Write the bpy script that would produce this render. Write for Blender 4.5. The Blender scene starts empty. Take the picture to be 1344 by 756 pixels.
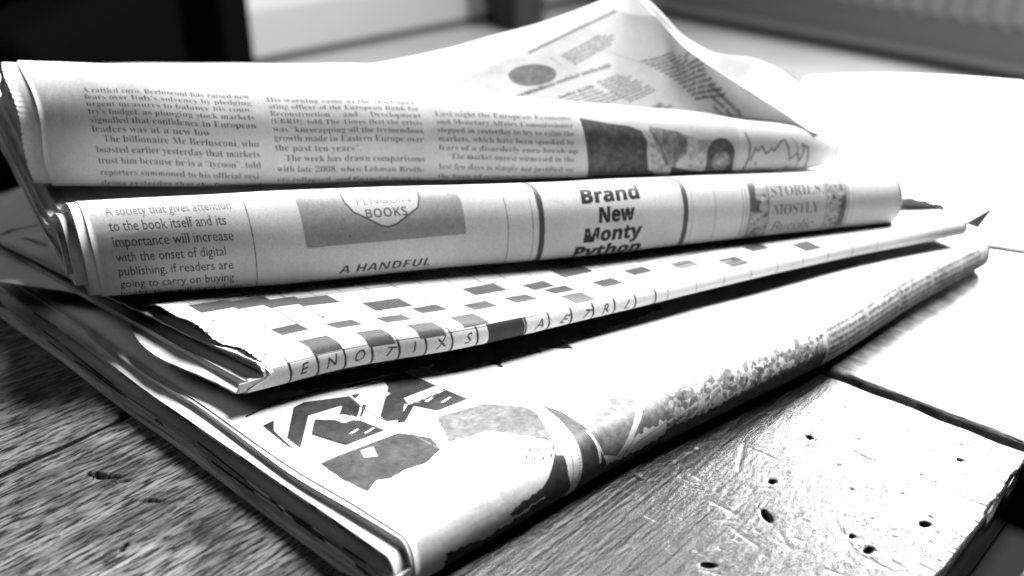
import bpy, bmesh, math, random
import numpy as np
from mathutils import Vector, Matrix

random.seed(7)
rng = np.random.default_rng(7)
sc = bpy.context.scene
COL = sc.collection

# ------------------------------------------------------------------ camera
CAM_H, PITCH, FPX, PW, PH = 0.20, math.radians(27.0), 1300.0, 1344.0, 756.0
cam = bpy.data.cameras.new('camera')
cam.sensor_width = 36.0
cam.lens = 36.0 * FPX / PW
cam.clip_start, cam.clip_end = 0.01, 50.0
cam.dof.use_dof = True
cam.dof.focus_distance = 0.325
cam.dof.aperture_fstop = 7.8
cam_o = bpy.data.objects.new('camera', cam)
cam_o.location = (0, 0, CAM_H)
cam_o.rotation_euler = (math.pi / 2 - PITCH, 0, 0)
COL.objects.link(cam_o)
sc.camera = cam_o

# ------------------------------------------------------------------ light
world = bpy.data.worlds.new('World')
sc.world = world
world.use_nodes = True
bgn = world.node_tree.nodes['Background']
bgn.inputs[0].default_value = (1, 1, 1, 1)
bgn.inputs[1].default_value = 0.003


def area(name, loc, target, sx, sy, watts):
    l = bpy.data.lights.new(name, 'AREA')
    l.shape = 'RECTANGLE'
    l.size, l.size_y, l.energy = sx, sy, watts
    o = bpy.data.objects.new(name, l)
    o.location = loc
    d = Vector(target) - Vector(loc)
    o.rotation_euler = d.to_track_quat('-Z', 'Y').to_euler()
    COL.objects.link(o)
    return o


area('high_added_light', (1.05, 1.15, 2.50), (0, 0.35, 0), 0.9, 0.7, 255)  # added overhead light to whiten the upward paper faces, not a window
area('low_window_light', (1.80, 2.90, 1.55), (0, 0.4, 0), 0.9, 0.75, 640)
area('side_fill_light', (-1.8, 0.9, 1.3), (0, 0.35, 0), 1.0, 1.0, 10)  # added fill from the left for the pile's left ends, not a window

vs = sc.view_settings
vs.view_transform = 'Standard'
vs.look = 'None'
vs.exposure = 0.0
vs.gamma = 1.0
sc.display_settings.display_device = 'sRGB'
sc.cycles.max_bounces = 5
sc.cycles.diffuse_bounces = 1
sc.cycles.use_denoising = True


# ------------------------------------------------------------------ helpers
def tag(o, label=None, cat=None, group=None, kind=None):
    if label: o['label'] = label
    if cat: o['category'] = cat
    if group: o['group'] = group
    if kind: o['kind'] = kind
    return o


def empty(name, loc=(0, 0, 0)):
    o = bpy.data.objects.new(name, None)
    o.location = loc
    o.empty_display_size = 0.02
    COL.objects.link(o)
    return o


def link_mesh(name, me, mats, parent=None, smooth=True):
    for m in (mats if isinstance(mats, (list, tuple)) else [mats]):
        me.materials.append(m)
    if smooth:
        me.polygons.foreach_set('use_smooth', [True] * len(me.polygons))
    o = bpy.data.objects.new(name, me)
    COL.objects.link(o)
    if parent is not None:
        o.parent = parent
        o.matrix_parent_inverse = Matrix.Translation(-Vector(parent.location))
    return o


def at(px, py, z):
    """point of the room at height z that the photograph shows at pixel (px, py)"""
    a, b = (px - PW / 2) / FPX, (py - PH / 2) / FPX
    d = np.array([a, math.cos(PITCH) - b * math.sin(PITCH), -math.sin(PITCH) - b * math.cos(PITCH)])
    t = (z - CAM_H) / d[2]
    return d * t + np.array([0, 0, CAM_H]), t


def smooth01(x):
    x = np.clip(x, 0, 1)
    return x * x * (3 - 2 * x)


class NT:
    """small node-tree helper"""
    def __init__(self, name):
        self.m = bpy.data.materials.new(name)
        self.m.use_nodes = True
        self.t = self.m.node_tree
        self.b = self.t.nodes['Principled BSDF']

    def n(self, typ, **kw):
        nd = self.t.nodes.new(typ)
        for k, v in kw.items():
            if k in nd.inputs.keys() if isinstance(k, str) else False:
                nd.inputs[k].default_value = v
            else:
                setattr(nd, k, v)
        return nd

    def l(self, a, b):
        self.t.links.new(a, b)

    def ramp(self, fac, stops):
        r = self.n('ShaderNodeValToRGB')
        e = r.color_ramp.elements
        while len(e) < len(stops): e.new(0.5)
        for i, (p, c) in enumerate(stops):
            e[i].position = p
            e[i].color = (c, c, c, 1)
        self.l(fac, r.inputs[0])
        return r.outputs[0]

    def mul(self, a, b, fac=1.0):
        x = self.n('ShaderNodeMix', data_type='RGBA', blend_type='MULTIPLY')
        x.inputs[0].default_value = fac
        self.l(a, x.inputs[6]); self.l(b, x.inputs[7])
        return x.outputs[2]

    def bump(self, h, strength, dist):
        b = self.n('ShaderNodeBump')
        b.inputs['Strength'].default_value = strength
        b.inputs['Distance'].default_value = dist
        self.l(h, b.inputs['Height'])
        self.l(b.outputs[0], self.b.inputs['Normal'])
        return b


def grey_mat(name, v, rough=0.6, spec=0.3, noise=0.0, scale=20.0):
    m = NT(name)
    m.b.inputs['Base Color'].default_value = (v, v, v, 1)
    m.b.inputs['Roughness'].default_value = rough
    m.b.inputs['Specular IOR Level'].default_value = spec
    if noise:
        tc = m.n('ShaderNodeTexCoord')
        nz = m.n('ShaderNodeTexNoise')
        nz.inputs['Scale'].default_value = scale
        nz.inputs['Detail'].default_value = 6
        m.l(tc.outputs['Object'], nz.inputs['Vector'])
        m.l(m.ramp(nz.outputs[0], [(0.3, v * (1 - noise)), (0.7, v * (1 + noise))]), m.b.inputs['Base Color'])
    return m.m


def paper_mat(name, image=None, base=0.72, thin=0.0):
    m = NT(name)
    uv = m.n('ShaderNodeUVMap')
    tc = m.n('ShaderNodeTexCoord')
    nz = m.n('ShaderNodeTexNoise')
    nz.inputs['Scale'].default_value = 60
    nz.inputs['Detail'].default_value = 7
    m.l(tc.outputs['Object'], nz.inputs['Vector'])
    mot = m.ramp(nz.outputs[0], [(0.3, base * 0.88), (0.7, base * 1.04)])
    fb = m.n('ShaderNodeTexNoise')
    fb.inputs['Scale'].default_value = 1400
    fb.inputs['Detail'].default_value = 2
    m.l(tc.outputs['Object'], fb.inputs['Vector'])
    col = m.mul(mot, m.ramp(fb.outputs[0], [(0.3, 0.84), (0.65, 1.0)]))
    if image is not None:
        im = m.n('ShaderNodeTexImage', image=image, extension='EXTEND', interpolation='Cubic')
        m.l(uv.outputs[0], im.inputs[0])
        col = m.mul(col, im.outputs[0])
    m.l(col, m.b.inputs['Base Color'])
    m.b.inputs['Roughness'].default_value = 0.62
    m.b.inputs['Specular IOR Level'].default_value = 0.25
    cr = m.n('ShaderNodeTexNoise')
    cr.inputs['Scale'].default_value = 28
    cr.inputs['Detail'].default_value = 4
    cr.inputs['Distortion'].default_value = 0.6
    m.l(tc.outputs['Object'], cr.inputs['Vector'])
    m.bump(cr.outputs[0], 0.30, 0.004)
    if thin:
        # a single leaf lets some of the window light through
        tr = m.n('ShaderNodeBsdfTranslucent')
        m.l(col, tr.inputs['Color'])
        mx = m.n('ShaderNodeMixShader')
        mx.inputs[0].default_value = thin
        m.l(m.b.outputs[0], mx.inputs[1]); m.l(tr.outputs[0], mx.inputs[2])
        m.l(mx.outputs[0], m.t.nodes['Material Output'].inputs[0])
    return m.m


def edge_mat(name, base=0.6, lines=2600.0, prints=False, soft=0.62):
    """cut edges of many pages: fine lines across the thickness (uv y in metres)"""
    m = NT(name)
    uv = m.n('ShaderNodeUVMap')
    mp = m.n('ShaderNodeMapping')
    mp.inputs['Scale'].default_value = (12.0, lines, 1)
    m.l(uv.outputs[0], mp.inputs[0])
    nz = m.n('ShaderNodeTexNoise', noise_dimensions='2D')
    nz.inputs['Scale'].default_value = 1
    nz.inputs['Detail'].default_value = 4
    m.l(mp.outputs[0], nz.inputs['Vector'])
    mp2 = m.n('ShaderNodeMapping')
    mp2.inputs['Scale'].default_value = (26.0, 150, 1)
    m.l(uv.outputs[0], mp2.inputs[0])
    n2 = m.n('ShaderNodeTexNoise', noise_dimensions='2D')
    n2.inputs['Scale'].default_value = 1
    n2.inputs['Detail'].default_value = 3
    m.l(mp2.outputs[0], n2.inputs['Vector'])
    c1 = m.ramp(nz.outputs[0], [(0.30, base * soft), (0.60, base * 1.05)])
    c2 = m.ramp(n2.outputs[0], [(0.36, 0.45), (0.60, 1.0)])
    cc = m.mul(c1, c2)
    if prints:      # ink printed up to the cut edge shows as dark patches along it
        mp3 = m.n('ShaderNodeMapping'); mp3.inputs['Scale'].default_value = (42.0, 30, 1)
        m.l(uv.outputs[0], mp3.inputs[0])
        n3 = m.n('ShaderNodeTexNoise', noise_dimensions='2D'); n3.inputs['Scale'].default_value = 1; n3.inputs['Detail'].default_value = 5
        m.l(mp3.outputs[0], n3.inputs['Vector'])
        cc = m.mul(cc, m.ramp(n3.outputs[0], [(0.47, 0.06), (0.50, 1.0)]))
    m.l(cc, m.b.inputs['Base Color'])
    m.b.inputs['Roughness'].default_value = 0.8
    m.b.inputs['Specular IOR Level'].default_value = 0.1
    m.bump(nz.outputs[0], 0.5, 0.0006)
    return m.m


# ------------------------------------------------------------------ rolls of paper
class Roll:
    """A folded newspaper: a rounded fold running from a left to a right end, with flat pages going back.
    stations: (px, ytop, ybottom, z of the underside, a/b ratio) along the fold."""
    def __init__(self, stations, dvL, dvR, L, flat, dl, lift=0.0, wob=0.0006, seed=1, botlift=0.0, box=1.0, uvlen=None):
        self.box, self.uvlen = box, uvlen
        C, A, B = [], [], []
        for (px, y0, y1, zb, k) in stations:
            b = 0.01
            for _ in range(20):
                c, t = at(px, (y0 + y1) / 2, zb + b)
                hor = math.hypot(c[0], c[1]); sl = math.hypot(hor, CAM_H - c[2])
                ce, se = hor / sl, (CAM_H - c[2]) / sl
                b = (y1 - y0) / 2 * t / FPX / math.sqrt(ce * ce + k * k * se * se)
            C.append(c); A.append(b * k); B.append(b)
        C = np.array(C)
        self.len = float(np.linalg.norm(C[-1] - C[0]))
        d = np.concatenate([[0], np.cumsum(np.linalg.norm(np.diff(C, axis=0), axis=1))])
        self.us = d / d[-1]
        self.data = np.column_stack([C, A, B])
        self.dvL, self.dvR = [np.array(v, float) / np.linalg.norm(v) for v in (dvL, dvR)]
        self.L, self.flat, self.dl, self.lift, self.botlift = L, flat, dl, lift, botlift
        self.wob, self.seed = wob, seed

    def interp(self, u):
        """smooth (pchip-like) interpolation with linear continuation"""
        us, D = self.us, self.data
        uc = np.clip(u, 0, 1)
        i = np.clip(np.searchsorted(us, uc, side='right') - 1, 0, len(us) - 2)
        h = np.diff(us)[:, None]
        s = np.diff(D, axis=0) / h
        m = np.zeros_like(D)
        m[0], m[-1] = s[0], s[-1]
        for k in range(1, len(us) - 1):
            m[k] = (s[k - 1] * h[k] + s[k] * h[k - 1]) / (h[k - 1] + h[k])
            m[k, 3:] = np.where(s[k - 1, 3:] * s[k, 3:] <= 0, 0, m[k, 3:])
        x = ((uc - us[i]) / (us[i + 1] - us[i]))[:, None]
        hh = h[i]
        out = ((2 * x**3 - 3 * x**2 + 1) * D[i] + (x**3 - 2 * x**2 + x) * hh * m[i]
               + (-2 * x**3 + 3 * x**2) * D[i + 1] + (x**3 - x**2) * hh * m[i + 1])
        ex = (u - uc)[:, None]
        e = np.where(ex < 0, s[0], s[-1]) * ex
        e[:, 3:] = 0
        return out + e

    def grid(self, q, prof, U):
        """prof: list of ('t', d) / ('f', theta) / ('b', d); U: array (nu, ns) of u for each vertex"""
        nu, ns = U.shape
        P = np.zeros((nu, ns, 3)); S = np.zeros((nu, ns))
        dep = np.zeros((nu, ns)); w = np.zeros((nu, ns))
        flatu = self.interp(U.ravel()).reshape(nu, ns, 5)
        a, b = flatu[..., 3] , flatu[..., 4]
        kinds = [p[0] for p in prof]; vals = np.array([p[1] for p in prof])
        wt_back = -b + 2 * b * self.flat + self.lift
        for j, (kd, v) in enumerate(prof):
            if kd == 'f':
                qa = q[j]
                aj, bj = a[:, j] * (1 - 0.9 * qa), b[:, j] * (1 - qa)
                dep[:, j] = -aj * max(0.0, math.cos(v)) ** (1.0 if v >= 0 else self.box)
                w[:, j] = bj * math.sin(v)
            else:
                f = smooth01(v / self.dl)
                top = b[:, j] * (1 - f) + wt_back[:, j] * f
                bot = -b[:, j] + self.botlift * f
                th = (top - bot) / 2
                dep[:, j] = v
                w[:, j] = top - q[j] * th if kd == 't' else bot + q[j] * th
        if self.wob:
            k = self.seed * 1.7
            ph = U * self.len * 1000
            amp = self.wob * np.clip(np.abs(dep) / 0.02, 0.35, 1)
            w = w + amp * (np.sin(ph / 17 + dep * 90 + k) * 0.5 + np.sin(ph / 7.3 + dep * 160 + 2.1 * k) * 0.22
                           + np.sin(ph / 41 - dep * 60 + k * k) * 0.8)
        uc = np.clip(U, 0, 1)[..., None]
        dv = self.dvL * (1 - uc) + self.dvR * uc
        dv = dv / np.linalg.norm(dv, axis=2, keepdims=True)
        P[..., 0] = flatu[..., 0] + dv[..., 0] * dep
        P[..., 1] = flatu[..., 1] + dv[..., 1] * dep
        P[..., 2] = flatu[..., 2] + w
        # arc length measured up (+) and down (-) from the foremost line
        seg = np.sqrt(np.diff(dep, axis=1)**2 + np.diff(w, axis=1)**2)
        S[:, 1:] = np.cumsum(seg, axis=1)
        j0 = int(np.argmin([abs(v) + (0 if kd == 'f' else 9) for kd, v in prof]))
        S = S[:, j0:j0 + 1] - S
        return P, S, dep


def profile(L, nt=40, nf=28, nb=14, Lb=None, th=(math.pi / 2, -math.pi / 2)):
    p = [('t', L * (1 - i / nt) ** 1.3) for i in range(nt)] if nt else []
    p += [('f', th[0] + (th[1] - th[0]) * i / nf) for i in range(nf + 1)]
    Lb = L if Lb is None else Lb
    p += [('b', Lb * ((i + 1) / nb) ** 1.3) for i in range(nb)]
    return p


def build_sheet(name, roll, parent, mats, q0=0.0, q1=0.02, uo=None, ur=None, L=None, nu=90, nt=40, nf=28, nb=14,
                uvbox=None, Lb=None, th=(math.pi / 2, -math.pi / 2), tearL=0.0, tearR=0.0, curl=None):
    """outer surface at q0 and inner surface at q1, closed at the ends and the back.
    uo(S, dep): metres added along the fold at the left end (negative = sticks out), ur the same on the right"""
    prof = profile(L or roll.L, nt, nf, nb, Lb, th)
    ns = len(prof)
    t = np.linspace(0, 1, nu)
    U = np.repeat(t[:, None], ns, axis=1)
    P, S, dep = roll.grid(np.full(ns, q0), prof, U)
    S0, d0 = S[0], dep[0]
    offL = uo(S0, d0) if uo else np.zeros(ns)
    S1, d1 = S[-1], dep[-1]
    offR = ur(S1, d1) if ur else np.zeros(ns)
    def saw(s, per): return np.abs(((s / per) % 1) - 0.5) * 2
    UL = np.repeat((offL / roll.len)[None], nu, 0)
    UR = np.repeat((offR / roll.len)[None], nu, 0)
    U = U + UL * (1 - t[:, None]) ** 1.0 + UR * t[:, None]
    if tearL:
        z = saw(S0, 0.0022) * tearL + rng.normal(0, tearL * .16, ns)
        U[0] += z / roll.len
    if tearR:
        U[-1] += (saw(S1, 0.0022) * tearR) / roll.len
    Po, So, do = roll.grid(np.full(ns, q0), prof, U)
    Pi, Si, di = roll.grid(np.full(ns, q1), prof, U)
    if curl is not None:
        Po, Pi = curl(Po, U, So, do), curl(Pi, U, Si, di)
    verts = np.concatenate([Po.reshape(-1, 3), Pi.reshape(-1, 3)])
    n = nu * ns
    idx = np.arange(n).reshape(nu, ns)
    faces, mi = [], []
    a = np.stack([idx[:-1, :-1], idx[:-1, 1:], idx[1:, 1:], idx[1:, :-1]], -1).reshape(-1, 4)
    faces = [a, a[:, ::-1] + n]
    mi = [0] * (2 * len(a))
    caps = []
    for row, fl in ((0, 0), (nu - 1, 1)):
        r = idx[row]
        f = np.stack([r[:-1], r[:-1] + n, r[1:] + n, r[1:]], -1)
        caps.append(f if fl else f[:, ::-1][:, :])
    for col, fl in ((0, 1), (ns - 1, 0)):
        r = idx[:, col]
        f = np.stack([r[:-1], r[:-1] + n, r[1:] + n, r[1:]], -1)
        caps.append(f if fl else f[:, ::-1])
    capf = np.concatenate(caps)
    allf = np.concatenate(faces + [capf])
    mi += [1 if len(mats) > 1 else 0] * len(capf)
    me = bpy.data.meshes.new(name)
    me.from_pydata(verts.tolist(), [], allf.tolist())
    uvl = me.uv_layers.new(name='UVMap')
    Um, Sm = U * (roll.uvlen or roll.len), So
    if uvbox:
        x0, x1, y0, y1 = uvbox
        uu, vv = (Um - x0) / (x1 - x0), (Sm - y0) / (y1 - y0)
    else:
        uu, vv = Um, Sm
    vu = np.stack([uu.ravel(), vv.ravel()], -1)
    vu2 = vu.copy()
    capuv_o = np.stack([(Um + Sm).ravel(), np.full(n, q0 * 0.012)], -1)
    capuv_i = np.stack([(Um + Sm).ravel(), np.full(n, q1 * 0.012)], -1)
    li = np.zeros(len(me.loops), dtype=np.int32)
    me.loops.foreach_get('vertex_index', li)
    full = np.concatenate([vu, vu2])
    capu = np.concatenate([capuv_o, capuv_i])
    nmain = len(a) * 2 * 4
    luv = full[li]
    luv[nmain:] = capu[li[nmain:]]
    uvl.data.foreach_set('uv', luv.astype(np.float32).ravel())
    me.polygons.foreach_set('material_index', np.array(mi, dtype=np.int32))
    me.update()
    o = link_mesh(name, me, mats, parent)
    # crisp cut edges
    sharp = np.zeros(len(me.polygons), dtype=bool); sharp[:2 * len(a)] = True
    me.polygons.foreach_set('use_smooth', sharp)
    return o


# ------------------------------------------------------------------ printed pages (flat print, plus some shade drawn into the cartoon cover), drawn in millimetres
def bold(s): return ''.join(chr(0x1D400 + ord(c) - 65) if 'A' <= c <= 'Z' else chr(0x1D41A + ord(c) - 97) if 'a' <= c <= 'z' else chr(0x1D7CE + ord(c) - 48) if '0' <= c <= '9' else c for c in s)
def ital(s): return ''.join('\u210e' if c == 'h' else chr(0x1D434 + ord(c) - 65) if 'A' <= c <= 'Z' else chr(0x1D44E + ord(c) - 97) if 'a' <= c <= 'z' else c for c in s)
def sbold(s): return ''.join(chr(0x1D5D4 + ord(c) - 65) if 'A' <= c <= 'Z' else chr(0x1D5EE + ord(c) - 97) if 'a' <= c <= 'z' else c for c in s)
def sitalb(s): return ''.join(chr(0x1D63C + ord(c) - 65) if 'A' <= c <= 'Z' else chr(0x1D656 + ord(c) - 97) if 'a' <= c <= 'z' else c for c in s)


def glyph_mesh(s, offset=0.0):
    c = bpy.data.curves.new('line_of_type', 'FONT')
    c.body = s; c.resolution_u = 2; c.offset = offset
    o = bpy.data.objects.new('line_of_type', c)
    COL.objects.link(o)
    bpy.context.view_layer.update()
    me = o.evaluated_get(bpy.context.evaluated_depsgraph_get()).to_mesh()
    me.calc_loop_triangles()
    v = np.zeros(len(me.vertices) * 3, np.float32); me.vertices.foreach_get('co', v)
    t = np.zeros(len(me.loop_triangles) * 3, np.int32); me.loop_triangles.foreach_get('vertices', t)
    o.to_mesh_clear()
    bpy.data.objects.remove(o); bpy.data.curves.remove(c)
    return v.reshape(-1, 3)[:, :2], t.reshape(-1, 3)


class Page:
    def __init__(self, x0, x1, y0, y1, ppm=9.0):
        self.box, self.k = (x0, x1, y0, y1), ppm
        self.w, self.h = int((x1 - x0) * ppm), int((y1 - y0) * ppm)
        self.a = np.ones((self.h, self.w), np.float32)

    def px(self, p):
        p = np.asarray(p, np.float32)
        return (p - np.array([self.box[0], self.box[2]], np.float32)) * self.k

    def win(self, q, m=1):
        x0, y0 = np.floor(q.min(0)).astype(int) - m; x1, y1 = np.ceil(q.max(0)).astype(int) + m + 1
        x0, y0, x1, y1 = max(x0, 0), max(y0, 0), min(x1, self.w), min(y1, self.h)
        if x1 <= x0 or y1 <= y0: return None
        Y, X = np.mgrid[y0:y1, x0:x1].astype(np.float32)
        return (slice(y0, y1), slice(x0, x1)), X + .5, Y + .5

    def put(self, sl, m, v, blend=1.0):
        s = self.a[sl]
        self.a[sl] = np.where(m, s * (1 - blend) + v * blend, s)

    def poly(self, pts_, v, rag=0.0, blend=1.0):
        q = self.px(pts_); r = self.win(q, 4)
        if r is None: return
        sl, X, Y = r
        if rag:
            Xr = X + rag * self.k * (np.sin(Y / 3.1) + np.sin(Y / 7.7 + X / 5)); Yr = Y + rag * self.k * (np.sin(X / 3.7) + np.sin(X / 9.1 + Y / 6))
        else: Xr, Yr = X, Y
        ins = np.zeros(X.shape, bool)
        for i in range(len(q)):
            (xa, ya), (xb, yb) = q[i], q[(i + 1) % len(q)]
            if ya == yb: continue
            ins ^= ((ya > Yr) != (yb > Yr)) & (Xr < (xb - xa) * (Yr - ya) / (yb - ya) + xa)
        self.put(sl, ins, v, blend)

    def line(self, pts_, wd, v, blend=1.0):
        q = self.px(pts_)
        for i in range(len(q) - 1):
            r = self.win(q[i:i + 2], int(wd * self.k) + 2)
            if r is None: continue
            sl, X, Y = r
            d = q[i + 1] - q[i]; L = float(d @ d) + 1e-9
            t = np.clip(((X - q[i][0]) * d[0] + (Y - q[i][1]) * d[1]) / L, 0, 1)
            dd = np.hypot(X - q[i][0] - t * d[0], Y - q[i][1] - t * d[1])
            self.put(sl, dd < wd * self.k / 2, v, blend)

    def ell(self, x, y, rx, ry, v, rot=0.0, ring=None, blend=1.0):
        n = 40
        P_ = [(x + rx * math.cos(t) * math.cos(rot) - ry * math.sin(t) * math.sin(rot), y + rx * math.cos(t) * math.sin(rot) + ry * math.sin(t) * math.cos(rot)) for t in np.linspace(0, 2 * math.pi, n + 1)]
        if ring: self.line(P_, ring, v, blend)
        else: self.poly(P_, v, blend=blend)

    def text(self, s, x, y, size, width=None, v=0.12, rot=0.0, offset=0.0, shear=0.0, align='l', sy=1.0, jitter=0.0):
        vt, tri = glyph_mesh(s, offset)
        if not len(vt): return
        lo, hi = vt[:, 0].min(), vt[:, 0].max()
        sx = size if width is None else width / (hi - lo)
        vx = (vt[:, 0] - lo) * sx; vy = vt[:, 1] * size * sy
        vx = vx + shear * vy
        if align == 'c': vx = vx - (hi - lo) * sx / 2
        if align == 'r': vx = vx - (hi - lo) * sx
        c, s_ = math.cos(rot), math.sin(rot)
        q = self.px(np.stack([x + vx * c - vy * s_, y + vx * s_ + vy * c], -1))
        T = q[tri]
        for t in T:
            x0 = int(t[:, 0].min()); x1 = int(t[:, 0].max()) + 1; y0 = int(t[:, 1].min()); y1 = int(t[:, 1].max()) + 1
            if x0 < 0 or y0 < 0 or x1 >= self.w or y1 >= self.h: continue
            X = np.arange(x0, x1 + 1, dtype=np.float32)[None] + .5; Y = np.arange(y0, y1 + 1, dtype=np.float32)[:, None] + .5
            (ax, ay), (bx, by), (cx, cy) = t
            e0 = (bx - ax) * (Y - ay) - (by - ay) * (X - ax)
            e1 = (cx - bx) * (Y - by) - (cy - by) * (X - bx)
            e2 = (ax - cx) * (Y - cy) - (ay - cy) * (X - cx)
            m = ((e0 >= 0) & (e1 >= 0) & (e2 >= 0)) | ((e0 <= 0) & (e1 <= 0) & (e2 <= 0))
            sub = self.a[y0:y1 + 1, x0:x1 + 1]
            sub[m[:sub.shape[0], :sub.shape[1]]] = v

    def greek(self, x, y, width, size, v=0.3, rot=0.0, short=1.0):
        """a line of body type too small to read"""
        c, s_ = math.cos(rot), math.sin(rot); u = 0.0; end = width * short
        while u < end:
            wl = rng.uniform(1.6, 5.5) * size
            wl = min(wl, end - u)
            k = u
            while k < u + wl:
                h = size * rng.choice([.55, .6, .85])
                self.line([(x + k * c, y + k * s_), (x + k * c - h * s_, y + k * s_ + h * c)], size * .26, v)
                if rng.random() < .6: self.line([(x + k * c - h * .5 * s_, y + k * s_ + h * .5 * c), (x + (k + .4 * size) * c - h * .5 * s_, y + (k + .4 * size) * s_ + h * .5 * c)], size * .2, v)
                k += size * .42
            u += wl + size * .5

    def mottle(self, x0, x1, y0, y1, amp, cell=1.5, only_below=1.1):
        q = self.px([(x0, y0), (x1, y1)]).astype(int)
        xa, ya = max(q[0][0], 0), max(q[0][1], 0); xb, yb = min(q[1][0], self.w), min(q[1][1], self.h)
        n = np.zeros((yb - ya, xb - xa), np.float32)
        for sc_, am in ((cell, .6), (cell / 3, .4)):
            st = max(1, sc_ * self.k)
            gy, gx = int((yb - ya) / st) + 3, int((xb - xa) / st) + 3
            g = rng.uniform(-1, 1, (gy, gx)).astype(np.float32)
            yy = np.arange(yb - ya) / st; xx = np.arange(xb - xa) / st
            iy, ix = yy.astype(int), xx.astype(int); fy, fx = (yy - iy)[:, None], (xx - ix)[None]
            fy, fx = fy * fy * (3 - 2 * fy), fx * fx * (3 - 2 * fx)
            n += am * ((g[iy][:, ix] * (1 - fx) + g[iy][:, ix + 1] * fx) * (1 - fy) + (g[iy + 1][:, ix] * (1 - fx) + g[iy + 1][:, ix + 1] * fx) * fy)
        s = self.a[ya:yb, xa:xb]
        self.a[ya:yb, xa:xb] = np.where(s < only_below, np.clip(s * (1 + amp * n), 0, 1), s)

    def screen(self, x0, x1, y0, y1, pitch=0.55, amt=0.5, below=0.8):
        # halftone dots of a printed picture
        q = self.px([(x0, y0), (x1, y1)]).astype(int)
        xa, ya = max(q[0][0], 0), max(q[0][1], 0); xb, yb = min(q[1][0], self.w), min(q[1][1], self.h)
        Y, X = np.mgrid[ya:yb, xa:xb].astype(np.float32)
        k = 2 * math.pi / (pitch * self.k) * 0.7071
        d = np.sin((X + Y) * k) * np.sin((X - Y) * k)
        s = self.a[ya:yb, xa:xb]
        self.a[ya:yb, xa:xb] = np.where(s < below, np.clip(s * (1 + amt * d), 0, 1), s)

    def material(self, name, base=0.72, thin=0.0):
        a = self.a
        a = (a + np.roll(a, 1, 0) + np.roll(a, 1, 1) + np.roll(np.roll(a, 1, 0), 1, 1)) / 4
        im = bpy.data.images.new(name, self.w, self.h)
        im.colorspace_settings.name = 'Non-Color'
        buf = np.ones((self.h, self.w, 4), np.float32)
        buf[..., :3] = a[..., None]
        im.pixels.foreach_set(buf.ravel())
        im.update(); im.pack()
        return paper_mat(name, im, base, thin)

    def metres(self):
        return tuple(v / 1000 for v in self.box)


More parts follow.
